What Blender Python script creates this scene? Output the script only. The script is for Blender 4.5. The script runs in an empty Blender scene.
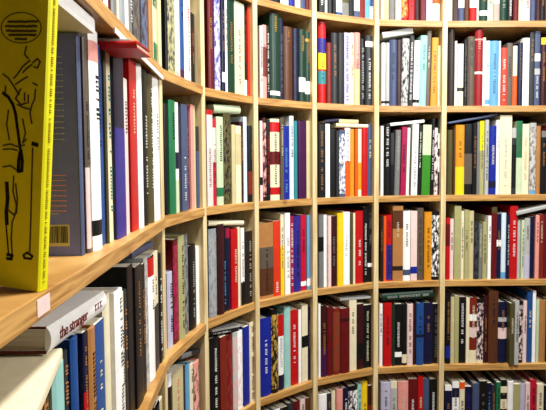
import bpy, bmesh, math, random
from mathutils import Vector, Matrix
random.seed(7)
C = bpy.context.scene
COL = C.collection

# ------------------------------------------------------------------ camera
FPX, PITCH, ROLL, SHY = 494.95, math.radians(2.898), math.radians(0.4075), -14.4
EYE = Vector((0, 0, 1.40))
cam_data = bpy.data.cameras.new('camera')
cam = bpy.data.objects.new('camera', cam_data); COL.objects.link(cam)
cam_data.sensor_width = 36; cam_data.sensor_fit = 'HORIZONTAL'
cam_data.lens = 36 * FPX / 546
cam_data.shift_y = SHY / 546
cam_data.clip_start = 0.02
CAMR = Matrix.Rotation(math.pi/2 - PITCH, 3, 'X') @ Matrix.Rotation(-ROLL, 3, 'Z')
cam.matrix_world = Matrix.Translation(EYE) @ CAMR.to_4x4()
C.camera = cam

# ------------------------------------------------------------------ light
W = bpy.data.worlds.new('world'); C.world = W; W.use_nodes = True
W.node_tree.nodes['Background'].inputs[0].default_value = (0.9, 0.95, 1.0, 1)
W.node_tree.nodes['Background'].inputs[1].default_value = 0.11
def area(name, loc, target, size, power, col):
    l = bpy.data.lights.new(name, 'AREA'); l.shape = 'DISK'; l.size = size; l.energy = power; l.color = col
    o = bpy.data.objects.new(name, l); COL.objects.link(o); o.location = loc
    o.rotation_euler = (Vector(target) - Vector(loc)).to_track_quat('-Z', 'Y').to_euler()
area('ceiling_light', (0.46, 0.70, 3.05), (0.30, 1.3, 1.3), 0.30, 66, (1.0, 0.985, 0.95))
area('room_light', (1.15, 0.62, 2.05), (-0.1, 0.95, 1.25), 0.4, 19, (1.0, 0.99, 0.96))
C.view_settings.view_transform = 'Standard'
C.view_settings.look = 'None'
C.view_settings.exposure = 0.22
C.view_settings.gamma = 1
C.view_settings.use_curve_mapping = False

# ------------------------------------------------------------------ materials
def lin(c):
    return tuple(((v/255)/12.92 if v/255 <= 0.04045 else ((v/255+0.055)/1.055)**2.4) for v in c) + (1,)
PAL = {  # key: (rgb, words)
 'white': ((240,239,236), 'white'), 'cream': ((226,217,188), 'cream'), 'palegreen': ((196,208,178), 'pale green'),
 'grey': ((128,128,126), 'grey'), 'lgrey': ((182,183,180), 'light grey'), 'dgrey': ((56,58,62), 'dark grey'),
 'black': ((13,13,16), 'black'), 'navy': ((20,24,66), 'navy'), 'blue': ((22,48,150), 'blue'), 'midblue': ((42,88,146), 'mid blue'),
 'lblue': ((110,165,200), 'light blue'), 'slate': ((128,134,222), 'slate blue'), 'bluegrey': ((82,94,124), 'blue-grey'), 'teal': ((60,140,145), 'teal'),
 'paleteal': ((160,203,196), 'pale teal'), 'dgreen': ((20,66,48), 'dark green'), 'green': ((40,122,82), 'green'),
 'bgreen': ((66,140,40), 'bright green'), 'olive': ((92,86,50), 'olive'), 'yellow': ((236,204,40), 'yellow'),
 'amber': ((212,152,40), 'amber'), 'orange': ((224,100,28), 'orange'), 'rorange': ((208,66,30), 'orange-red'),
 'red': ((188,18,24), 'red'), 'dred': ((110,12,20), 'dark red'), 'maroon': ((66,14,24), 'maroon'), 'brick': ((130,44,28), 'brick red'),
 'magenta': ((164,20,80), 'magenta'), 'purple': ((78,20,78), 'purple'), 'violet': ((58,50,140), 'violet'),
 'brown': ((98,60,32), 'brown'), 'dbrown': ((50,34,24), 'dark brown'), 'tan': ((176,130,80), 'tan'),
 'greybrown': ((104,92,80), 'grey-brown'), 'pink': ((224,160,150), 'pink'), 'palepink': ((228,205,200), 'pale pink'),
 'lilac': ((190,187,206), 'lilac'), 'beige': ((200,190,150), 'beige'), 'sage': ((172,170,124), 'sage green'),
 'palebluewhite': ((208,222,232), 'pale blue'), 'silver': ((150,155,158), 'silver grey'), 'gold': ((190,150,60), 'gold'),
 'crimson': ((190,24,60), 'crimson'), 'deepred': ((150,14,26), 'deep red'), 'lemon': ((226,222,16), 'lemon yellow'),
}
_m = {}
def nt(name):
    m = bpy.data.materials.new(name); m.use_nodes = True
    return m, m.node_tree.nodes, m.node_tree.links, m.node_tree.nodes['Principled BSDF']
def cloth(key, rough=0.42):
    """printed or cloth book cover: even colour with a little wear"""
    k = ('c', key, rough)
    if k in _m: return _m[k]
    m, N, L, P = nt('cover_' + key)
    c = tuple(v**1.22 for v in lin(PAL[key][0])[:3])
    tc = N.new('ShaderNodeTexCoord'); no = N.new('ShaderNodeTexNoise'); no.inputs['Scale'].default_value = 55; no.inputs['Detail'].default_value = 4
    mx = N.new('ShaderNodeMixRGB'); mx.inputs[1].default_value = tuple(v*0.82 for v in c[:3]) + (1,)
    mx.inputs[2].default_value = tuple(min(1, v*1.12+0.006) for v in c[:3]) + (1,)
    L.new(tc.outputs['Object'], no.inputs['Vector']); L.new(no.outputs['Fac'], mx.inputs[0]); L.new(mx.outputs[0], P.inputs['Base Color'])
    P.inputs['Roughness'].default_value = rough; P.inputs['Specular IOR Level'].default_value = 0.3
    _m[k] = m; return m
def mottled(ka, kb):
    k = ('m', ka, kb)
    if k in _m: return _m[k]
    m, N, L, P = nt('printed_%s_%s' % (ka, kb))
    tc = N.new('ShaderNodeTexCoord'); mp = N.new('ShaderNodeMapping'); mp.inputs['Scale'].default_value = (150, 150, 70)
    no = N.new('ShaderNodeTexNoise'); no.inputs['Scale'].default_value = 1; no.inputs['Detail'].default_value = 2
    cr = N.new('ShaderNodeValToRGB'); cr.color_ramp.elements[0].color = lin(PAL[ka][0]); cr.color_ramp.elements[1].color = lin(PAL[kb][0])
    cr.color_ramp.elements[0].position = 0.42; cr.color_ramp.elements[1].position = 0.6
    L.new(tc.outputs['Object'], mp.inputs[0]); L.new(mp.outputs[0], no.inputs['Vector']); L.new(no.outputs['Fac'], cr.inputs[0]); L.new(cr.outputs[0], P.inputs['Base Color'])
    P.inputs['Roughness'].default_value = 0.4
    _m[k] = m; return m
def pages_mat():
    if 'pages' in _m: return _m['pages']
    m, N, L, P = nt('paper_pages')
    tc = N.new('ShaderNodeTexCoord'); mp = N.new('ShaderNodeMapping'); mp.inputs['Scale'].default_value = (1400, 6, 6)
    no = N.new('ShaderNodeTexNoise'); no.inputs['Scale'].default_value = 1; no.inputs['Detail'].default_value = 2
    cr = N.new('ShaderNodeValToRGB'); cr.color_ramp.elements[0].color = lin((170,158,128)); cr.color_ramp.elements[1].color = lin((232,224,202))
    cr.color_ramp.elements[0].position = 0.3; cr.color_ramp.elements[1].position = 0.6
    L.new(tc.outputs['Object'], mp.inputs[0]); L.new(mp.outputs[0], no.inputs['Vector']); L.new(no.outputs['Fac'], cr.inputs[0]); L.new(cr.outputs[0], P.inputs['Base Color'])
    P.inputs['Roughness'].default_value = 0.85
    _m['pages'] = m; return m
def wood(key, dark, light, scale):
    k = ('w', key)
    if k in _m: return _m[k]
    m, N, L, P = nt('wood_' + key)
    tc = N.new('ShaderNodeTexCoord'); mp = N.new('ShaderNodeMapping'); mp.inputs['Scale'].default_value = scale
    no = N.new('ShaderNodeTexNoise'); no.inputs['Scale'].default_value = 1; no.inputs['Detail'].default_value = 6; no.inputs['Distortion'].default_value = 0.6
    cr = N.new('ShaderNodeValToRGB'); cr.color_ramp.elements[0].color = lin(dark); cr.color_ramp.elements[1].color = lin(light)
    cr.color_ramp.elements[0].position = 0.32; cr.color_ramp.elements[1].position = 0.62
    vo = N.new('ShaderNodeTexVoronoi'); vo.inputs['Scale'].default_value = 7      # knots
    c2 = N.new('ShaderNodeValToRGB'); c2.color_ramp.elements[0].color = (0.28,0.13,0.04,1); c2.color_ramp.elements[1].color = (1,1,1,1)
    c2.color_ramp.elements[0].position = 0.03; c2.color_ramp.elements[1].position = 0.11
    mu = N.new('ShaderNodeMixRGB'); mu.blend_type = 'MULTIPLY'; mu.inputs[0].default_value = 0.8
    L.new(tc.outputs['Object'], mp.inputs[0]); L.new(mp.outputs[0], no.inputs['Vector']); L.new(no.outputs['Fac'], cr.inputs[0])
    L.new(tc.outputs['Object'], vo.inputs['Vector']); L.new(vo.outputs['Distance'], c2.inputs[0])
    L.new(cr.outputs[0], mu.inputs[1]); L.new(c2.outputs[0], mu.inputs[2]); L.new(mu.outputs[0], P.inputs['Base Color'])
    bp = N.new('ShaderNodeBump'); bp.inputs['Strength'].default_value = 0.15; L.new(no.outputs['Fac'], bp.inputs['Height']); L.new(bp.outputs[0], P.inputs['Normal'])
    P.inputs['Roughness'].default_value = 0.4
    _m[k] = m; return m
SHELF = wood('shelf', (146,100,44), (192,148,84), (9, 9, 160))
UPR = wood('upright', (184,158,106), (220,202,156), (60, 60, 5))
BACK_SHADE = wood('back', (44,30,18), (66,46,28), (40, 40, 4))  # back panel wood, colour darkened to paint in the shade behind the books

# ------------------------------------------------------------------ mesh helpers
def mesh_from(name, verts, faces, mat, parent=None, smooth=False):
    me = bpy.data.meshes.new(name); me.from_pydata(verts, [], faces)
    bm = bmesh.new(); bm.from_mesh(me); bmesh.ops.recalc_face_normals(bm, faces=bm.faces); bm.to_mesh(me); bm.free()
    me.materials.append(mat)
    o = bpy.data.objects.new(name, me); COL.objects.link(o)
    if parent: o.parent = parent
    if smooth:
        for p in me.polygons: p.use_smooth = True
    return o
class MB:
    def __init__(s): s.v = []; s.f = []
    def box(s, x0, x1, y0, y1, z0, z1):
        n = len(s.v); s.v += [(x0,y0,z0),(x1,y0,z0),(x1,y1,z0),(x0,y1,z0),(x0,y0,z1),(x1,y0,z1),(x1,y1,z1),(x0,y1,z1)]
        s.f += [tuple(n+i for i in q) for q in ((0,3,2,1),(4,5,6,7),(0,1,5,4),(1,2,6,5),(2,3,7,6),(3,0,4,7))]
    def prism(s, poly, z0, z1):
        n = len(s.v); k = len(poly)
        s.v += [(p[0],p[1],z0) for p in poly] + [(p[0],p[1],z1) for p in poly]
        s.f += [tuple(n+i for i in range(k))[::-1], tuple(n+k+i for i in range(k))]
        s.f += [(n+i, n+(i+1)%k, n+k+(i+1)%k, n+k+i) for i in range(k)]
    def bar(s, a, b, w, axis_n, th):
        """flat stroke from a to b, width w, lying in the plane with normal axis_n"""
        a = Vector(a); b = Vector(b); d = (b-a)
        if d.length < 1e-6: return
        d.normalize(); nn = Vector(axis_n); sd = d.cross(nn) * (w/2); a = a - d*w*0.3; b = b + d*w*0.3
        n = len(s.v)
        for off in (nn*0, nn*th):
            for p in (a-sd, a+sd, b+sd, b-sd): s.v.append(tuple(p+off))
        s.f += [tuple(n+i for i in q) for q in ((0,1,2,3),(7,6,5,4),(0,4,5,1),(1,5,6,2),(2,6,7,3),(3,7,4,0))]
    def build(s, name, mat, parent=None): return mesh_from(name, s.v, s.f, mat, parent)
def empty(name, M, label=None, cat=None, group=None):
    o = bpy.data.objects.new(name, None); COL.objects.link(o); o.empty_display_size = 0.03
    o.matrix_world = M
    if label: o['label'] = label
    if cat: o['category'] = cat
    if group: o['group'] = group
    return o

# ------------------------------------------------------------------ place layout (metres, relative to the eye)
F = [Vector(p) for p in ((-0.190, 0.18), (-0.228, 1.033), (-0.175, 1.268), (-0.048, 1.459), (0.136, 1.599), (0.354, 1.692), (0.592, 1.716), (1.010, 1.722))]
ZS = [0.790, 0.490, 0.201, -0.107, -0.407, -0.710, -1.010]      # shelf tops: 0 is the cap board
ZF = -1.31
TH = 0.0215; UW = 0.018; DEP = 0.215
NB = len(F) - 1
D = [(F[i+1]-F[i]).normalized() for i in range(NB)]
NRM = [Vector((-d.y, d.x)) for d in D]
UN = [NRM[0]] + [(NRM[i-1]+NRM[i]).normalized() for i in range(1, NB)] + [NRM[-1]]
def z_abs(z): return EYE.z + z
def ray(px, py):
    u = px - 273; v = 205 + SHY - py
    return (CAMR @ Vector((u, v, -FPX))).normalized()
def hit(px, py, P, n2):
    """where the line of sight meets the upright plane of a row of spines"""
    r = ray(px, py); n = Vector((n2.x, n2.y, 0)); P3 = Vector((P.x, P.y, 0))
    return r * (P3.dot(n) / r.dot(n))

# floor
f = MB(); f.box(-3, 3, -3, 3.2, -0.05, 0.0)
fl = f.build('floor', wood('floor', (92,60,34), (130,90,54), (4, 40, 4))); fl['kind'] = 'structure'

# bookcase ---------------------------------------------------------
case = empty('bookcase', Matrix.Translation((F[0].x, F[0].y, 0)), 'tall pine bookcase curving round in narrow bays, packed with books on every shelf', 'bookcase')
IM = case.matrix_world.inverted()
def world_build(mb, name, mat):
    mb.v = [tuple(IM @ Vector(v)) for v in mb.v]
    return mb.build(name, mat, case)
def arc(i, sag, steps=6, off=0.0):
    a, b = F[i], F[i+1]; out = []
    for k in range(steps+1):
        t = k/steps; out.append(a.lerp(b, t) + NRM[i]*(sag*4*t*(1-t) + off))
    return out
for i in range(NB+1):
    nrm = UN[i]; tan = Vector((nrm.y, -nrm.x)); sb = 0.002 if i == 1 else 0.0
    p = [F[i]+nrm*sb-tan*UW/2, F[i]+nrm*sb+tan*UW/2, F[i]+nrm*DEP+tan*UW/2, F[i]+nrm*DEP-tan*UW/2]
    m = MB(); m.prism([(q.x, q.y) for q in p], 0, z_abs(ZS[0]))
    u = world_build(m, 'upright', UPR)
    bv = u.modifiers.new('edge', 'BEVEL'); bv.width = 0.0015; bv.segments = 2; bv.limit_method = 'ANGLE'
for j, z in enumerate(ZS + [ZF]):
    i = 0
    while i < NB:
        span = [0, 1] if i == 0 else [i]
        front = []; back = []
        for b in span:
            sag = 0.0 if b in (0, 6) else 0.002
            fr = arc(b, sag)
            if b != span[0]: fr = fr[1:]
            front += fr
        s, e = span[0], span[-1]
        tS = Vector((UN[s].y, -UN[s].x))*UW/2*0.98; tE = Vector((UN[e+1].y, -UN[e+1].x))*UW/2*0.98
        front = list(front); front[0] = front[0]+tS; front[-1] = front[-1]-tE
        off = -0.004 if s == 0 else 0.003
        fr = [q + NRM[min(max(span[0], s), e)]*off for q in front]
        bk = [F[s]+UN[s]*(DEP-0.004)+tS] + [F[b]+UN[b]*(DEP-0.004) for b in range(s+1, e+1)] + [F[e+1]+UN[e+1]*(DEP-0.004)-tE]
        poly = fr + bk[::-1]
        m = MB(); m.prism([(q.x, q.y) for q in poly], z_abs(z)-TH, z_abs(z))
        sh = world_build(m, 'top_board' if j == 0 else 'shelf', SHELF)
        bv = sh.modifiers.new('edge', 'BEVEL'); bv.width = 0.0012; bv.segments = 2; bv.limit_method = 'ANGLE'
        i = e + 1
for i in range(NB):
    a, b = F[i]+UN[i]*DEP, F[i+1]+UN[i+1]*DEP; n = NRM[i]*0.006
    m = MB(); m.prism([(q.x, q.y) for q in (a, b, b+n, a+n)], 0, z_abs(ZS[0])); world_build(m, 'back_panel', BACK_SHADE)

m = MB()          # white label strip clipped along the lower front edge of the second shelf board
qa, qb = F[0].lerp(F[1], 0.56), F[0].lerp(F[1], 0.98); o_ = NRM[0]
m.prism([(q.x, q.y) for q in (qa-o_*0.0042, qb-o_*0.0042, qb-o_*0.0062, qa-o_*0.0062)], z_abs(ZS[2])-TH-0.004, z_abs(ZS[2])-TH+0.003)
world_build(m, 'label_strip', cloth('white'))
m = MB(); qa = F[0].lerp(F[1], 0.262); qb = F[0].lerp(F[1], 0.292)
m.prism([(q.x, q.y) for q in (qa-o_*0.0041, qb-o_*0.0041, qb-o_*0.0046, qa-o_*0.0046)], z_abs(ZS[3])-0.018, z_abs(ZS[3])-0.003)
world_build(m, 'paper_sticker', cloth('palepink'))

# ------------------------------------------------------------------ one book
def profile(w, d, bul, off=0.0):
    out = [(-off, d)]
    K = 6
    for k in range(K+1):
        t = k/K; x = -off + t*(w+2*off); y = -bul*math.sin(math.pi*t)**0.8 - off if 0 < t < 1 else 0.0006-off
        out.append((x, y))
    out.append((w+off, d)); return out
def make_book(name, M, w, h, d, colour, opts, label=None, group=None, cat='book', hard=True, rough=0.42):
    """local frame: spine on -Y, thickness along X, height along Z"""
    root = empty(name, M, label, cat, group)
    t = min(0.0026 if hard else 0.0008, w*0.16); bul = min(0.004, w*0.16) if hard else 0.0004
    outer = profile(w, d, bul); inner = [(t, d), (t, t*0.9), (w-t, t*0.9), (w-t, d)]
    m = MB(); m.prism(outer + inner[::-1], 0, h)
    m.build('cover', cloth(colour, rough), root)
    g = 0.003 if hard else 0.0004
    m = MB(); m.box(t*1.02, w-t*1.02, t, d-g, g, h-g-(0.001 if hard else 0)); m.build('page_block', pages_mat(), root)
    def strip(z0, z1, key, off):
        pr = profile(w, min(0.0014, d*0.1), bul, off)
        m = MB(); m.prism(pr, z0, z1); return m, key
    for (v0, v1, key) in opts.get('b', []):        # printed bands; v measured down from the top
        m, k = strip(h*(1-v1), h*(1-v0), key, 0.00025); m.build('spine_band', cloth(k, rough), root)
    if 'm' in opts:                                # printed picture wrapping the spine
        m, k = strip(h*0.05, h*0.94, None, 0.0004); m.build('spine_picture', mottled(colour, opts['m']), root)
    if 't' in opts:                                # worn, unreadable lettering running along the spine
        key, v0, v1 = opts['t']; m = MB(); z = h*(1-v0)
        lw = min(w*0.36, 0.0075)*opts.get('ts', 1); xc = w*0.5
        while z > h*(1-v1):
            step = lw*random.uniform(0.45, 0.75)
            if random.random() < 0.17: z -= step*1.6; continue
            z2 = z-step; y0 = -bul-0.0006; y1 = 0.0004
            s = max(lw*0.2, 0.0006)
            m.box(xc-lw/2, xc+lw/2, y0, y1, z-s, z)
            r = random.random()
            if r < 0.7: m.box(xc-lw/2, xc-lw/2+s, y0, y1, z2+s, z)
            if r > 0.3: m.box(xc+lw/2-s, xc+lw/2, y0, y1, z2+s, z)
            if 0.2 < r < 0.8: m.box(xc-s/2, xc+s/2, y0, y1, z2+s*1.2, z)
            z = z2-s*0.6
        if len(m.v) >= 120: m.build('title_lettering', cloth(key, rough), root)
    return root

SHELFW = {1:'top shelf', 2:'second shelf', 3:'third shelf', 4:'fourth shelf', 5:'fifth shelf', 6:'sixth shelf'}
BAYW = ['leftmost bay', 'second bay', 'third bay', 'middle bay', 'fifth bay', 'sixth bay', 'rightmost bay']
used = set()
def wc(s): return len(s.split())
def parse(line):
    p = line.split(); x0, x1, yt = float(p[0]), float(p[1]), p[2]; o = {'b': []}
    for q in p[4:]:
        k, v = q.split('=')
        if k == 't':
            v = v.split(':'); o['t'] = (v[0], float(v[1]) if len(v) > 1 else 0.15, float(v[2]) if len(v) > 2 else 0.8)
        elif k == 'b':
            v = v.split(':'); o['b'].append((float(v[0]), float(v[1]), v[2]))
        elif k == 'm': o['m'] = v
        elif k == 'k': o['k'] = v
        else: o[k] = float(v)
    return [x0, x1, yt, p[3], o]
def feature(o, size):
    out = []
    if o['b']:
        v0, v1, k = max(o['b'], key=lambda q: q[1]-q[0]); wds = PAL[k][1]
        mid = (v0+v1)/2; big = v1-v0 > 0.3
        out.append('with %s %s %s' % (wds, 'lower' if mid > 0.6 else 'upper' if mid < 0.35 else 'middle', 'half' if big else 'band'))
    if 'm' in o: out.append('with %s picture patches' % PAL[o['m']][1])
    if 't' in o: out.append('with %s lettering' % PAL[o['t'][0]][1])
    return out or ['with plain spine']
# ------------------------------------------------------------------ table of the standing books
# every line: left and right edge of the spine, its top, colour, then t= lettering, b= band, m= picture, l= lean, p= pulled out
BOOKS = {}
def rows(t): return [l for l in t.strip().splitlines() if l.strip()]
BOOKS[(0, 2)] = rows('''96 101 - grey
101 105 - white
105 109 - dred
109 114 - grey
114 118 - cream
118 122.5 -60 silver b=.4:.6:white
122.5 126 -60 white
126 130 -60 grey t=white
130 136 -60 dgrey m=greybrown
136 138.5 -50 white
138.5 141.5 -55 black
141.5 147 -50 bluegrey m=dbrown
147 150 -45 tan
150 153 -50 cream
153 157 -50 green b=.5:.8:palegreen
157 158.5 -45 black''')
BOOKS[(0, 3)] = rows('''84.5 88 40 greybrown b=.6:.98:palepink
88 97 34 white t=black:.2:.4 b=.05:.14:pink b=.86:.93:black p=.004
97 105 46 midblue t=navy:.1:.5
105 107 48 olive
107 113 48 cream t=teal:.15:.85
113 123 46 navy b=.42:1:violet p=.004
123 127 80 palepink
127 129 90 dgrey
129 136.5 46 red
136.5 141 60 white
141 147 70 black t=white:.3:.8
147 152 75 olive t=white:.1:.8
152 158.5 78 white''')
BOOKS[(0, 4)] = rows('''40 46 364 greybrown
46 51 362 tan
51 63 361 paleteal b=.5:1:palebluewhite
63 70 350 dgrey
70 77 336 midblue
77 82 333 bluegrey t=white
82 86.5 330 navy b=.35:.6:red
86.5 93 326 tan t=brown
93 103 320 midblue p=.004
103.5 110 292 cream
110 118 289 white t=grey:.05:.95 p=.008
118 122 291 cream
122 128 290 dgrey
128 134 264 black
134 141 264 black p=.004
141 145 263 black
145 149 256 lgrey m=grey
149 154.5 256 white b=0:.15:red
154.5 159 251 cream b=.45:1:dgrey
159 162 253 black t=white:.2:.9''')
BOOKS[(0, 5)] = rows('''150 155 408 black
155 159 402 white b=0:.1:black
159 163 398 beige''')
BOOKS[(1, 2)] = rows('''164 166 -50 black
166 173 -50 sage m=dgrey
173 177.5 -50 lgrey m=palegreen
177.5 179.5 -50 cream
179.5 184.5 -45 midblue b=.9:1:purple
184.5 191 -45 white t=red:.3:.9
191 194.5 14 black b=.2:.6:maroon''')
BOOKS[(1, 3)] = rows('''164.5 167.5 104 black
168 174.5 101 green
174.5 178 103 white b=.45:.6:navy b=.7:1:palegreen
178 180.5 106 dgrey
180.5 187 105 bluegrey t=white:.4:.9
187 190.5 106 purple
190.5 193.5 105 pink
193.5 195.5 106 beige
195.5 200 127 dgrey b=.3:1:bluegrey''')
BOOKS[(1, 4)] = rows('''168 173 272 lilac t=black
173 178 239 dred m=magenta
178 184 235 sage t=dgrey:.1:.9
184 188.5 234 grey m=dgrey
188.5 196 245 black t=lgrey:.2:.9
196 199.5 246 white
199.5 204 238 midblue''')
BOOKS[(1, 5)] = rows('''168.5 172 372 white b=.12:1:dbrown
172 183 369 beige t=orange:.1:.9
183 186 366 dgrey
186 190 364 lblue
190 193.5 363 cream
193.5 198.5 361 pink m=brown''')
BOOKS[(2, 2)] = rows('''207 212 -20 dred t=gold:.3:.6
212 215 -16 purple
215 221 -14 lilac m=violet
221 224.5 -12 navy b=.8:.9:white
224.5 228 -10 white
228 234 -8 dgreen
234 244 3 palegreen t=red:.3:.9
244 247.5 6 black t=red:.1:.6 b=.82:1:white
247.5 253.5 8 rorange t=white:.1:.7''')
BOOKS[(2, 3)] = rows('''207.5 213.5 110 palepink b=0:.05:red t=grey:.4:.8
213.5 217 119 crimson b=.1:.5:palepink
217 224 117 palegreen b=.8:.9:green
224 231 113 olive m=black
231 235 125 beige
235 240.5 126 cream b=.1:.5:beige
240.5 244 122 maroon
244 247.5 117 palebluewhite
247.5 253 126 black b=.6:.9:brick''')
BOOKS[(2, 4)] = rows('''209 217 229 silver m=grey
217 223.5 224 maroon
223.5 227 227 black t=lblue:.4:.9
227 231 228 navy b=.0:.12:magenta
231 238 229 red
238 241 227 cream
241 244.5 228 white b=.7:1:black
244.5 253.5 231 dbrown t=lgrey:.1:.9''')
BOOKS[(2, 5)] = rows('''207.5 210.5 340 beige
210.5 220 337 black t=white:.1:.9
220 226.5 336 brick
226.5 233 335 dred m=brick
233 238 332 lgrey m=pink
238 243.5 331 white m=palepink
243.5 249 326 blue
249 253.5 322 cream t=brick:.05:.95''')
BOOKS[(3, 1)] = rows('''261 268 - dgrey
268 275 - navy
275 281 - black t=white
281 289 - white
289 295 - blue
295 300 - cream
300 306 - bluegrey
306 311 - dred''')
BOOKS[(3, 2)] = rows('''259.5 263 26 palepink
263 267 25 pink b=.3:.7:brick
267 270.5 26 black t=white:.1:.9
270.5 280.5 14 dgreen t=gold:.03:.2 b=.9:.95:white h=1
280.5 284 18 navy t=grey:.2:.9
284 293 27 brown t=tan:.05:.2 h=1
293 299 29 navy t=gold:.05:.2 h=1
299 305.5 30 dgreen t=gold:.05:.3 b=.66:.86:white h=1
305.5 311.5 32 dgreen b=.1:.14:gold b=.7:.88:white h=1''')
BOOKS[(3, 3)] = rows('''259.5 262.5 121 palepink b=.7:.8:black
262.5 266.5 118 maroon m=pink
266.5 270.5 120 black t=red:.2:.8
270.5 280 119 cream b=.04:.16:red b=.4:.56:dred b=.84:.93:red t=black:.18:.8
280 283.5 118 greybrown
283.5 290 126 blue t=lblue:.3:.9
290 294.5 116 palebluewhite
294.5 298 121 teal
298 306 121 purple
306 311.5 121 beige''')
BOOKS[(3, 4)] = rows('''259.5 274 223 tan b=.32:.6:greybrown b=.6:.96:brown t=dbrown:.35:.9 h=1
274 281 221 rorange t=white:.75:.95
281 284.5 214 cream b=.4:1:yellow
284.5 290 213 white t=lgrey:.3:.8
290 294.5 216 magenta t=white:.1:.9
294.5 301.5 216 violet t=black:.2:.8
301.5 307 215 crimson b=.88:.94:white
307 311.8 215 lblue b=.85:.95:white''')
BOOKS[(3, 5)] = rows('''259.5 271 318 blue t=white:.25:.7
271 278 309 black m=gold
278 284.5 315 white b=0:.28:red b=.8:1:navy t=lgrey:.3:.7
284.5 291 307 paleteal
291 299 310 red t=white:.2:.7
299 302 310 white
302 308 305 cream b=.4:.55:black
308 311.5 307 navy''')
BOOKS[(3, 6)] = rows('''262 268 416 lgrey
268 275 412 grey
275 281 409 white
281 288 407 black
288 294 403 dgrey
294 300 401 dred
300 306 399 palepink
306 311 398 brown''')
BOOKS[(4, 1)] = rows('''318.5 324.5 - black t=white:.5:.9
324.5 328 - lgrey
328 332.5 - dgrey
332.5 336 - black
336 342 - midblue b=.7:.95:white
342 349 - grey b=.5:.8:olive
349 354 - black
354 359.5 - bluegrey b=.7:.9:white
359.5 365.5 - brick
365.5 370 - lblue
370 374 - white b=.5:.8:midblue''')
BOOKS[(4, 2)] = rows('''318.7 326.5 22 red b=.2:.38:violet b=.38:.58:yellow b=.6:.76:teal
326.5 331.5 43 brick
331.5 338.5 33 dgrey h=1
338.5 344 33 black
344 350 33 lilac t=black:.05:.95
350 354 33 cream
354 360 33 pink b=.5:1:beige
360 365.5 39 black t=lgrey:.1:.9
365.5 372.5 36 dgrey b=.08:.16:white t=white:.3:.9''')
BOOKS[(4, 3)] = rows('''318.7 325.5 124 black t=tan:.1:.9
325.5 330 124 white
330 336 129 black
336 339 131 dgrey
339 345 130 bluegrey m=white
345 350.5 128 orange b=0:.48:white t=brick:.05:.5
350.5 355 129 amber
355 358 129 orange
358 361.5 129 cream b=.5:.9:amber
361.5 367.5 128 red
367.5 373 124 bluegrey''')
BOOKS[(4, 4)] = rows('''318.7 324 215 grey b=.3:.5:black
324 327.5 215 white
327.5 331 216 palepink
331 337 216 maroon t=grey:.3:.7
337 343.5 213 yellow
343.5 350.5 212 white t=lgrey:.3:.6
350.5 353 213 olive
353 355.5 213 cream
355.5 363.5 211 red t=white:.4:.8
363.5 368 207 black t=white:.2:.9
368 373 206 black b=.75:.8:white t=grey:.1:.5''')
BOOKS[(4, 5)] = rows('''318.5 321 304 white
321 327 306 maroon b=.6:1:purple
327 333 307 dred
333 340 308 brick m=brown
340 349.5 308 dred b=.15:.2:maroon h=1
349.5 357 300 cream
357 364 304 maroon b=.6:.85:black
364 372 305 black t=cream:.1:.9''')
BOOKS[(4, 6)] = rows('''318.5 327 394 white b=.5:1:black
327 331.5 393 dgrey
331.5 336 391 cream
336 342.5 389 pink
342.5 348.5 388 navy t=white
348.5 357.5 386 black m=white
357.5 362 384 paleteal
362 368 382 yellow
368 373.5 385 maroon b=.3:.6:brick''')
BOOKS[(5, 1)] = rows('''380.5 384.5 - cream
384.5 389 - beige
389 395.5 - grey
395.5 401.5 - cream t=grey
401.5 408.5 - red m=gold
408.5 414.5 - red t=dred
414.5 420.5 - maroon
420.5 426.5 - dred
426.5 433 - lilac
433 440.5 - cream b=.3:.7:orange''')
BOOKS[(5, 2)] = rows('''381.5 385.5 43 white b=.92:.96:black
385.5 389.5 43 lgrey b=.92:.96:black
389.5 397 40 bluegrey t=navy:.2:.6
397 401 40 maroon
401 408 39 lgrey m=black l=1.3
408 413 36 black t=white:.1:.9 l=1.3
413 419 41 white b=.9:.95:black l=1.3
419 426 36 paleteal t=teal:.1:.5 l=1.3
426 430.5 31 greybrown l=1.3
430.5 437 38 amber t=brick:.2:.8 l=1.3
437.5 440.5 46 palegreen''')
BOOKS[(5, 3)] = rows('''381 384 126 white
384 390.5 124 black t=white:.05:.6
390.5 394.5 133 dgrey b=.5:1:black
394.5 400 130 grey t=lgrey:.1:.7 l=1.3
400.5 406 127 magenta l=1.3
406 409 128 white l=1.3
409 411.5 128 olive l=1.3
411.5 418 124 white t=grey:.3:.9 l=1.3
418 421.5 125 black t=white:.1:.6 l=1.3
421.5 430 125 bgreen b=0:.43:palegreen l=1.3
430 434 119 black t=white l=1.3
434 437.7 128 palepink m=black
437.7 441 118 dgrey b=.2:.4:white b=.5:.7:white''')
BOOKS[(5, 4)] = rows('''380 383.5 217 dbrown
383.5 386.5 216 orange
386.5 392.5 215 red b=.45:.98:violet t=navy:.1:.9
392.5 403 206 tan b=.06:.3:brown b=.8:.86:dbrown
403 410.5 211 white b=.84:.92:bluegrey
410.5 417 211 palepink b=.8:.9:blue
417 424 208 greybrown t=olive:.1:.9
424 431.5 212 amber t=brown:.2:.8
431.5 440.5 211 black m=white''')
BOOKS[(5, 5)] = rows('''379.5 383 304 white
383 392 303 red
392 395 304 dgreen
395 402 304 black t=white:.3:.7 b=.78:.86:white
402 407 304 black b=.82:.96:cream
407 413 304 palepink t=brick
413 416 304 maroon
416 423.5 303 midblue b=.5:.55:navy
423.5 433 303 navy h=1
433 440 304 black t=grey:.1:.9''')
BOOKS[(5, 6)] = rows('''380.5 390.5 382 lilac
390.5 397 381 cream b=.1:.6:lgrey
397.5 408 381 pink t=cream
408 417.5 379 dred t=white:.3:.7
417.5 423 376 red
423 429.5 379 bluegrey
429.5 437 379 black t=white:.2:.7
437 440.5 380 dgrey''')
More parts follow.
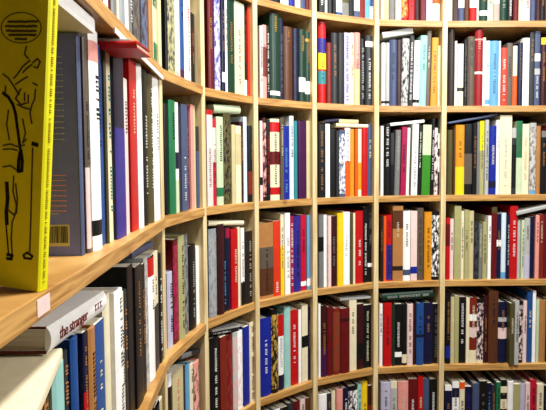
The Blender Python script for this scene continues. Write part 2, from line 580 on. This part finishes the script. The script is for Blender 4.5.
BOOKS[(6, 1)] = rows('''447.5 453 - palegreen
453 459 - maroon
459 465 - bluegrey b=.6:.8:white
465 470 - brown
470 477 - red b=.5:.8:white
477 480 - lgrey
480 488 - dgreen b=.82:.9:white
488 494 - palegreen
494 500 - pink b=.5:.7:cream
500 508 - dgreen t=lgrey
508 513.5 - black t=white:.4:.9
513.5 519 - dred
519 524.5 - cream
524.5 531 - palepink t=grey
531 536 - bluegrey
536 541 - maroon
541 546 - black
546 553 - brown
553 560 - white''')
BOOKS[(6, 2)] = rows('''447.5 455 29 dbrown h=1
455 457.5 41 white
457.5 463.5 44 cream b=.7:.76:black
463.5 467 40 black t=grey:.1:.9
467 474.5 37 greybrown h=1
474.5 482.5 30 deepred b=.12:.14:pink b=.55:.58:white t=pink:.15:.25
482.5 485.5 38 white
485.5 490 41 palebluewhite b=.9:.97:lblue
490 499 41 lblue t=midblue:.2:.8
499 501 41 white
501 507 48 rorange t=white:.2:.9
507 513 43 greybrown
513 517.5 46 cream b=.5:1:orange
517.5 523 43 navy t=greybrown:.1:.6
523 530 38 white t=lgrey:.1:.6
530 535 32 dgrey
535 540.5 31 bluegrey b=.3:.4:white b=.5:.58:lgrey t=white:.6:.9
540.5 546 38 maroon b=0:.1:yellow
546 553 40 black
553 560 36 cream''')
BOOKS[(6, 3)] = rows('''447.5 453 130 olive
453 455.5 129 brown
455.5 464.5 125 amber b=.6:1:yellow
464.5 472.5 124 black b=.42:.85:greybrown
472.5 477 123 black
477 480 122 grey
480 484.5 121 lemon b=.4:1:sage
484.5 488.5 120 lgrey t=dgrey
488.5 496 126 blue b=.8:.9:navy
496 499.5 120 white
499.5 511.5 115.5 cream t=lgrey:.3:.9
511.5 516 128 dgrey b=0:.15:lgrey b=.25:.9:black
516.5 522.5 121 palegreen b=0:.5:green
522.5 529.5 124 cream t=beige:.2:.8
529.5 536 123 lgrey m=greybrown b=.85:1:lblue
536 541 126 tan
541 546 131 black b=.0:.1:grey
546 552 125 dred
552 560 122 white''')
BOOKS[(6, 4)] = rows('''445.8 450 218 red b=.1:.45:dred
450 454 219 palepink
454 461 206 sage
461 464.5 211 cream
464.5 469 210 sage
469 474 211 beige
474 479 222 dgrey m=black
479 482.5 224 grey
483 487.5 222 sage
488 491.5 216 white
491.5 497 207 dred b=0:.08:olive
497 501.5 214 navy b=.4:.5:white
501.5 506.5 213 palebluewhite b=.9:1:lblue
506.5 509.5 215 navy t=white
509.5 517.5 206 red t=white:.2:.7
517.5 521 220 lgrey
521 524.5 220 palegreen t=grey
524.5 530 218 lgrey b=.6:1:lilac
530 535 217 navy
535 539 215 pink
539 543.5 214 brick
543.5 548 214 dred
548 556 216 grey''')
BOOKS[(6, 5)] = rows('''445.5 450.5 293 black b=.75:.92:blue
450.5 454.5 297 beige
454.5 459 296 sage
459 466 297 black t=white:.1:.7
466 469.5 298 cream
469.5 477 298 brick b=.25:.35:white b=.45:.6:palepink b=.8:1:cream
477 483.5 299 black m=palepink b=.88:1:cream
483.5 488 296 maroon
488 498 291 brown h=1
498 507 302 navy b=.25:.32:lgrey b=.42:.6:palepink
507 512 302 olive p=.02
512 516.5 300 lgrey p=.02
516.5 523 301 black m=palepink
523 527 301 palepink
527 532.5 292 midblue
532.5 536 291 white
536 539 300 palegreen
539 546 300 tan h=1
546 553 299 navy''')
BOOKS[(6, 6)] = rows('''445 452 386 navy b=0:.08:white
452.5 459.5 382 white b=.1:.25:navy
459.5 465 381 cream b=.02:.12:orange
465 472 387 navy t=violet
472 479 383 bluegrey
479 487 381 black t=grey:.2:.8
487 491.5 383 navy t=lblue
491.5 496 385 dgrey
496 500.5 382 green
500.5 507 380 black b=.1:.2:cream b=.3:.45:cream
507 513 381 white
513 520 384 sage
520 525.5 384 lilac
525.5 530 383 palepink
530 536.5 380 crimson
536.5 543 384 cream
543 550 386 black''')

MINOR = []
def row_line(bay, pull=0.0):
    """point, inward normal and direction of the row of spines in a bay"""
    if bay == 0:          # the long row stands a little further back at its near end
        a, b = Vector((-0.226, 0.18)), Vector((-0.235, 1.033)); d = (b-a).normalized(); n = Vector((-d.y, d.x)); return a - n*pull, n, d
    return F[bay] + NRM[bay]*(0.018-pull), NRM[bay], D[bay]
def place_row(bay, row, lines):
    P, n, d = row_line(bay)
    d3 = Vector((d.x, d.y, 0)); n3 = Vector((n.x, n.y, 0))
    zb = ZS[row]; zc = ZS[row-1]-TH
    recs = [parse(l) for l in lines]
    for rc in recs:       # most covers carry some small faint print
        o = rc[4]
        if rc[1]-rc[0] > 3.2 and 't' not in o and 'm' not in o and random.random() < 0.6:
            lum = sum(PAL[rc[3]][0])
            v0 = random.uniform(0.06, 0.3); o['t'] = (('greybrown' if lum > 420 else 'tan' if lum < 190 else random.choice(('cream', 'navy'))), v0, v0+random.uniform(0.2, 0.55))
    for (x0, x1, yt, colour, o) in recs:
        y_mid = None
        for it in range(2):
            ym = y_mid if y_mid is not None else 200
            a = hit(x0, ym, P, n); b = hit(x1, ym, P, n); dep = (a+b)/2
            dd = (CAMR.transposed() @ Vector((dep.x, dep.y, zb+0.12))); y_mid = 205+SHY + dd.y/dd.z*FPX*1.0
        s0 = Vector((a.x, a.y)).dot(d) - P.dot(d); s1 = Vector((b.x, b.y)).dot(d) - P.dot(d)
        if yt == '-': h = random.uniform(0.2, 0.245)
        else:
            h = hit((x0+x1)/2, float(yt), P, n).z - zb
        h = max(0.12, min(h, zc-zb-0.004))
        if bay == 0 and row == 4 and x1 <= 63: h = min(h, 0.202)
        w = max(0.004, s1-s0-0.0011)
        dep_b = min(0.165, max(0.11, h*0.66))
        pr = o.get('p', random.uniform(-0.003, 0.004))
        lean = math.radians(o.get('l', 0.0))
        org = Vector((P.x, P.y, 0)) + d3*s0 - n3*pr
        if lean:      # pivot about the lower corner; keep the bottom edge on the shelf
            org -= d3*math.sin(lean)*h*0.12
        R = Matrix((d3, n3, (0, 0, 1))).transposed().to_4x4()
        lift = (math.sin(lean)*w if lean > 0 else 0) + 0.0003
        M = Matrix.Translation((org.x, org.y, z_abs(zb)+lift)) @ R @ Matrix.Rotation(lean, 4, 'Y')
        o['geo'] = (M, w, h, dep_b)
        qt = CAMR.transposed() @ Vector((dep.x, dep.y, zb+h)); qb = CAMR.transposed() @ Vector((dep.x, dep.y, zb))
        yt_, yb_ = (max(0, min(410, 205+SHY+q.y/q.z*FPX)) for q in (qt, qb))
        o['area'] = (yb_-yt_) * max(0, min(546, x1)-max(0, x0))
    for i, (x0, x1, yt, colour, o) in enumerate(recs):
        M, w, h, dep_b = o['geo']
        L = PAL[recs[i-1][3]][1] if i else None; Rn = PAL[recs[i+1][3]][1] if i+1 < len(recs) else None
        size = 'slim ' if w < 0.014 else 'thick ' if w > 0.03 else ''
        nm = PAL[colour][1]; place = '%s, %s' % (SHELFW[row], BAYW[bay])
        b1 = ('right of %s one' % L) if L else 'at left end'
        b2 = ('left of %s one' % Rn) if Rn else 'at right end'
        b3 = ('between %s and %s' % (L, Rn)) if L and Rn else b1
        cand = []
        for ft in feature(o, size):
            for sz in (size, ''):
                for bb in (b1, b2, b3): cand.append('%s%s book %s, %s, %s' % (sz, nm, ft, bb, place))
        for sz in (size, ''):
            for bb in (b3, b1, b2): cand.append('%s%s book %s, %s' % (sz, nm, bb, place))
        label = next((c for c in cand if wc(c) <= 16 and c not in used), None)
        if label is None: label = cand[-1]; print('DUPLICATE LABEL', bay, row, i, label)
        used.add(label)
        bk = make_book(o.get('k', 'book'), M, w, h, dep_b, colour, o, label, 'standing books on the %s of the %s' % (SHELFW[row], BAYW[bay]), hard=(o.get('h', random.random()) > 0.4))
        MINOR.append((o['area'], len(MINOR), bk))
for (bay, row) in sorted(BOOKS):
    place_row(bay, row, BOOKS[(bay, row)])
N_SINGLE = 275          # standing books kept as things of their own; the smallest in view become one mass
MINOR.sort(key=lambda q: (-q[0], q[1]))
V, FC, MI, MATS = [], [], [], []
bpy.context.view_layer.update()
for (_, _, bk) in MINOR[N_SINGLE:]:
    for ch in list(bk.children):
        me = ch.data; n = len(V); V += [tuple(bk.matrix_world @ v.co) for v in me.vertices]
        mt = me.materials[0]
        if mt not in MATS: MATS.append(mt)
        for p in me.polygons: FC.append(tuple(n+i for i in p.vertices)); MI.append(MATS.index(mt))
        bpy.data.objects.remove(ch)
    bpy.data.objects.remove(bk)
me = bpy.data.meshes.new('books'); me.from_pydata(V, [], FC)
for mt in MATS: me.materials.append(mt)
me.polygons.foreach_set('material_index', MI)
so = bpy.data.objects.new('books', me); COL.objects.link(so)
so['kind'] = 'stuff'; so['label'] = 'narrow slivers of books in tight gaps and along the upper and lower shelf rows'; so['category'] = 'books'
# ------------------------------------------------------------------ books lying flat on top of the standing ones
def place_lying(bay, x0, x1, y0, y1, thick, depth, colour, opts, label, group, pull=0.0, hard=True, yaw=0.0):
    """spine faces out; (x0,y0)-(x1,y1) is the lower edge of the spine as seen in the row"""
    P, n, d = row_line(bay, pull)
    a = hit(x0, y0, P, n); b = hit(x1, y1, P, n)
    A = Vector((a.x, a.y, z_abs(a.z))); B = Vector((b.x, b.y, z_abs(b.z)))
    L = (B-A).length; e = (B-A).normalized(); n3 = Vector((n.x, n.y, 0)); up = n3.cross(e)
    if up.z < 0: up = -up
    # local X (thickness) -> up, Y -> into the shelf, Z -> towards the left end
    R = Matrix((up, n3, up.cross(n3))).transposed().to_4x4()
    org = B if up.cross(n3).dot(e) < 0 else A
    return make_book('book', Matrix.Translation(org) @ R @ Matrix.Rotation(yaw, 4, 'X'), thick, L, depth, colour, opts, label, group, hard=hard)
G = 'books lying flat on top of the rows'
place_lying(5, 383, 413.5, 38.2, 33.2, 0.020, 0.13, 'lgrey', {}, 'white paperback lying tilted on the row tops, second shelf, sixth bay', G, hard=False)
place_lying(5, 390.5, 424.5, 126.0, 122.5, 0.010, 0.13, 'white', {}, 'slim white book lying across the row with green and magenta spines, sixth bay', G, hard=False)
place_lying(6, 446.5, 497.5, 124.6, 116.0, 0.008, 0.14, 'navy', {'b': [(0.05, 0.9, 'bluegrey')]}, 'thin navy book lying slanted over the amber book, third shelf, rightmost bay', G)
place_lying(6, 517, 556, 215.5, 206.5, 0.013, 0.14, 'lgrey', {}, 'light grey paperback lying slanted right of the tall bright red book', G, hard=False, pull=0.012)
place_lying(5, 382, 433, 301.0, 297.5, 0.026, 0.14, 'dgreen', {'t': ('lgrey', 0.1, 0.9)}, 'thick dark green book with pale lettering lying flat, fifth shelf, sixth bay', G)
place_lying(4, 336, 368, 127.0, 128.0, 0.012, 0.12, 'cream', {}, 'cream book lying over the orange spines, third shelf, fifth bay', G)
place_lying(4, 339, 358.5, 123.4, 124.0, 0.014, 0.10, 'beige', {}, 'small beige book, topmost of the pile above orange spines, fifth bay', G, hard=False)
place_lying(4, 325, 338.5, 123.5, 122.0, 0.012, 0.10, 'navy', {}, 'small navy book lying beside the cream pile above black spines, fifth bay', G)
place_lying(4, 340, 371, 301.0, 298.5, 0.009, 0.12, 'lgrey', {}, 'light grey magazine lying above the dark red spines, fifth shelf, fifth bay', G, hard=False)
place_lying(2, 213.5, 240, 112.6, 113.8, 0.022, 0.13, 'palegreen', {}, 'pale green book lying flat on the third shelf row, third bay', G)
place_lying(2, 208, 243.5, 226.0, 225.0, 0.013, 0.13, 'cream', {}, 'cream book lying flat above silver and maroon spines, fourth shelf, third bay', G)
place_lying(2, 210, 238, 336.0, 331.0, 0.008, 0.13, 'black', {'t': ('white', 0.1, 0.7)}, 'black magazine with white lettering lying above brick red spines, third bay', G, hard=False)
place_lying(2, 212, 240, 332.5, 327.0, 0.006, 0.12, 'lgrey', {}, 'light grey magazine lying on a black magazine, fifth shelf, third bay', G, hard=False)
place_lying(1, 178, 202, 360.5, 352.5, 0.012, 0.12, 'dgrey', {'b': [(0.1, 0.5, 'silver')]}, 'dark grey book with silver band lying on the row, second bay', G)

# cream flat book and the white story book resting on it, both at the near left
def frame_at(origin, x_ax, y_ax, z_ax):
    R = Matrix((x_ax, y_ax, z_ax)).transposed().to_4x4(); return Matrix.Translation(origin) @ R
def frame_lying(org, along, tilt_deg=0.0, yaw_deg=0.0):
    """near left stacks: spine faces +X, local Z runs towards the reader"""
    base = Matrix(((0, -1, 0), (0, 0, -1), (1, 0, 0)))     # columns: X->up, Y->-X, Z->-Y(towards camera)
    M = Matrix.Translation(org) @ Matrix.Rotation(math.radians(yaw_deg), 4, 'Z') @ Matrix.Rotation(math.radians(tilt_deg), 4, 'X') @ base.to_4x4()
    return M
def at_depth(px, py, Y):
    r = ray(px, py); r = r*(Y/r.y); return Vector((r.x, r.y, z_abs(r.z)))
def at_height(px, py, z):
    r = ray(px, py); r = r*(z/r.z); return Vector((r.x, r.y, z_abs(r.z)))

# cream book lying flat, nearest the camera at lower left
z_top = -0.190
c_far = at_height(62, 348, z_top); c_near = at_height(35, 410, z_top)
yaw = math.degrees(math.atan2(c_near.x-c_far.x, c_far.y-c_near.y))
M = frame_lying(Vector((c_far.x, c_far.y, z_abs(z_top)-0.013)), None, 0, yaw)
make_book('book', M, 0.013, 0.24, 0.15, 'cream', {}, 'cream book lying flat under the white book with red lettering, near lower left corner', G, hard=False)

# white book with red lettering
a = at_depth(104, 310, 0.655); b = at_depth(47.5, 353, 0.49)
vec = b-a; Ls = vec.length
tilt = -math.degrees(math.asin(vec.z/Ls)); yaw = math.degrees(math.atan2(vec.x, -vec.y))
story = make_book('book', frame_lying(a, None, tilt, yaw), 0.026, Ls, 0.13, 'white', {}, 'white book with red lettering lying slanted across the row, near lower left corner', G, hard=True)
cov = [c for c in story.children if c.name.startswith('cover')][0]
m = MB()          # red case board edges of the same book showing at its near end
m.box(-0.0006, 0.0022, 0.001, 0.128, Ls-0.0005, Ls+0.0012); m.box(0.0245, 0.0266, 0.001, 0.128, Ls-0.0005, Ls+0.0012)
m.build('case_edge', cloth('dred'), story)
def words(txt, size, M4, mat, parent, shear=0.0, name='title_lettering'):
    cu = bpy.data.curves.new(name, 'FONT'); cu.body = txt; cu.size = size; cu.extrude = 0.0003; cu.shear = shear; cu.offset = 0.0002; cu.space_character = 0.92
    t = bpy.data.objects.new('tmp', cu); COL.objects.link(t)
    dg = bpy.context.evaluated_depsgraph_get(); me = bpy.data.meshes.new_from_object(t.evaluated_get(dg))
    bpy.data.objects.remove(t); me.transform(M4); me.materials.clear(); me.materials.append(mat)
    o = bpy.data.objects.new(name, me); COL.objects.link(o); o.parent = parent; return o
TX = Matrix(((0, 1, 0), (0, 0, -1), (-1, 0, 0)))      # reading direction -Z, up +X, facing -Y
def spine_text(txt, size, xoff, zstart, bul, key, parent):
    M4 = Matrix.Translation((xoff, -bul-0.0001, zstart)) @ TX.to_4x4()
    return words(txt, size, M4, cloth(key), parent)
spine_text('the stranger', 0.0172, 0.0075, Ls*0.88, 0.0040, 'brick', story)
m = MB(); z = Ls*0.26
for k in range(3):
    m.box(0.010, 0.0112, -0.0045, -0.003, z-0.006, z); m.box(0.0165, 0.0177, -0.0045, -0.003, z-0.005, z-0.001); m.box(0.010, 0.0175, -0.0045, -0.003, z-0.0015, z); z -= 0.009
m.build('author_lettering', cloth('brick'), story)

# white catalogue lying on top of the tall books, and the dark red one behind it
M = frame_lying(Vector((-0.213, 0.604, z_abs(0.1600))), None, 0, 2.0)
make_book('book', M, 0.0175, 0.21, 0.15, 'white', {}, 'white catalogue lying on top of the blue-grey book beside the yellow one', G, hard=False)
ra = at_depth(137, 48, 0.672)
RB = Matrix(((0, 0, 1), (0, 1, 0), (-1, 0, 0)))       # thickness down, fore-edge away, height to the right
RB = Matrix(((0, 0, -1), (0, 1, 0), (1, 0, 0)))       # X up, Y away from the reader, Z to the left
M = Matrix.Translation(Vector((ra.x, ra.y, ra.z))) @ Matrix.Rotation(math.radians(-3), 4, 'Z') @ RB.to_4x4()
make_book('book', M, 0.010, 0.17, 0.06, 'red', {}, 'red book lying flat on the row, third shelf, leftmost bay', G)
M = Matrix.Translation(Vector((ra.x-0.012, ra.y+0.012, ra.z+0.0103))) @ Matrix.Rotation(math.radians(9), 4, 'Z') @ RB.to_4x4()
make_book('book', M, 0.005, 0.15, 0.08, 'lgrey', {}, 'thin light grey booklet resting on the red lying book, third shelf', G, hard=False)
place_lying(0, 131, 153, 259, 247.5, 0.012, 0.13, 'bluegrey', {}, 'blue-grey book lying over the black books, fourth shelf, leftmost bay', G)

# yellow book facing the camera
YS = Matrix(((0, -1, 0), (1, 0, 0), (0, 0, 1)))       # X away from camera, Y into the shelf
yc = at_height(38, 292.5, ZS[3])
M = Matrix.Translation(yc + Vector((0, 0, 0.0004))) @ Matrix.Rotation(math.radians(-15), 4, 'Z') @ YS.to_4x4() @ Matrix.Rotation(math.radians(4.6), 4, 'X')
YH = 0.266
yb = make_book('book', M, 0.012, YH, 0.165, 'lemon', {'t': ('gold', 0.03, 0.97), 'ts': 0.5}, 'tall yellow book with drawn figure and speech bubble on cover, leaning at left edge', 'books facing the camera at the left', hard=False)
def Yp(px, py):
    xe = 39 + (292-py)/292*11.0
    return (-0.0001, max(0.001, (xe-px)*0.00091), (292-py)*0.00084)
def strokes(mb, pts, w):
    for p, q in zip(pts[:-1], pts[1:]): mb.bar(Yp(*p), Yp(*q), w, (-1, 0, 0), 0.0004)
m = MB(); el = [(20+22*math.cos(t*math.pi/14), 28+15*math.sin(t*math.pi/14)) for t in range(29)]
strokes(m, el, 0.0007); m.build('speech_bubble', cloth('olive'), yb)
m = MB()
for (yy, xa, xb) in ((22, 6, 38), (26.5, 3, 37), (31, 4, 36), (35, 7, 36), (39, 14, 27)):
    x = xa
    while x < xb:
        s = random.uniform(1.5, 4); strokes(m, [(x, yy), (min(x+s, xb), yy+random.uniform(-.5, .5))], 0.0018); x += s+1.2
m.build('caption_lettering', cloth('olive'), yb)
m = MB()
strokes(m, [(0, 93), (6, 97), (11, 104), (14, 113), (16, 127), (18, 140), (20, 152)], 0.0026)     # shoulder strap
strokes(m, [(20, 150), (21.5, 160), (21, 170), (17, 171), (17.5, 160), (19, 152)], 0.0030)          # bag end
strokes(m, [(3, 226), (6, 258)], 0.0012); strokes(m, [(4.5, 258), (10, 258), (9, 262), (4, 262)], 0.0026)     # shoe
strokes(m, [(23, 256), (27, 253), (33, 256), (31, 259), (24, 259), (23, 256)], 0.0018)
strokes(m, [(33, 142), (38, 143)], 0.0034)
strokes(m, [(4, 184), (5, 200), (3.5, 214), (4, 226)], 0.0036)
m.build('drawn_figure', cloth('black', 0.6), yb)
m = MB()
for pts in ([(12, 78), (16, 74), (22, 66), (27, 62), (30, 60)], [(22, 72), (26, 68), (32, 64)], [(0, 74), (6, 78), (12, 86), (18, 94)], [(14, 84), (20, 80), (27, 76)],
            [(33, 62), (38, 58), (41, 61), (38, 67), (34, 66)], [(33, 82), (38, 84)], [(36, 88), (35, 98), (32, 104), (30, 112), (32, 122)], [(16, 104), (24, 107), (30, 108)],
            [(22, 118), (25, 132), (22, 142), (26, 138)], [(0, 146), (8, 144), (16, 146), (24, 144)], [(0, 150), (10, 149), (16, 150)], [(0, 168), (8, 166), (16, 170)], [(33, 146), (32, 180), (31, 220), (30, 252)],
            [(6, 110), (4, 125), (7, 140)], [(12, 176), (11, 192), (15, 206), (14, 214), (10, 224), (9, 240), (10, 256)], [(14, 184), (16, 200), (15, 214)], [(6, 212), (12, 216), (15, 212)],
            [(24, 92), (24, 100)], [(28, 94), (28, 102)], [(26, 46), (24, 54), (28, 58)], [(3, 86), (2, 96)], [(20, 88), (14, 98), (20, 104), (26, 102)]):
    strokes(m, pts, 0.0013)
m.build('drawn_lines', cloth('olive', 0.6), yb)

# blue-grey book whose back cover faces the camera
bc = at_height(82, 256, ZS[3])
BH = at_depth(82, 33, bc.y).z - bc.z
M = Matrix.Translation(bc + Vector((0, 0, 0.0003))) @ YS.to_4x4()
bb = make_book('book', M, 0.011, min(BH, 0.2640), 0.165, 'slate', {'b': [(0, 1, 'bluegrey')]}, 'tall blue-grey book with barcode on back cover, right behind the yellow one', 'books facing the camera at the left', hard=False)
sc = bc.y/FPX*0.99
def Bp(px, py): return (82+(256-py)*0.004-px)*sc, (256-py)*sc
m = MB()
y0, z0 = Bp(70, 246); y1, z1 = Bp(47, 224); m.box(-0.0006, 0.0002, y0, y1, z0, z1); bcd = m.build('barcode_panel', cloth('beige'), bb)
m = MB(); y = y0+0.002
while y < y1-0.002:
    wd = random.choice((0.0005, 0.0009, 0.0013)); m.box(-0.0010, -0.0002, y, y+wd, z0+0.004, z1-0.002); y += wd+random.choice((0.0006, 0.001))
m.build('barcode_bars', cloth('dgrey'), bcd)
def textrows(y_from, y_to, n, xa, xb, key, name):
    m = MB()
    for k in range(n):
        py = y_from+(y_to-y_from)*k/max(1, n-1); x = xb
        while x > xa:
            s = random.uniform(1.0, 3.2); a_, b_ = Bp(x, py), Bp(max(x-s, xa), py)
            m.box(-0.0005, 0.0002, a_[0], b_[0], a_[1]-0.0006, a_[1]+0.0006); x -= s+0.8
    m.build(name, cloth(key), bb)
textrows(47, 47, 1, 52, 64, 'tan', 'heading_lettering'); textrows(56, 138, 15, 48, 68, 'lilac', 'blurb_lettering'); textrows(155, 158, 2, 48, 55, 'lilac', 'blurb_lettering')
textrows(174, 210, 8, 48, 68, 'pink', 'blurb_lettering'); textrows(213, 218, 1, 48, 60, 'lgrey', 'blurb_lettering')
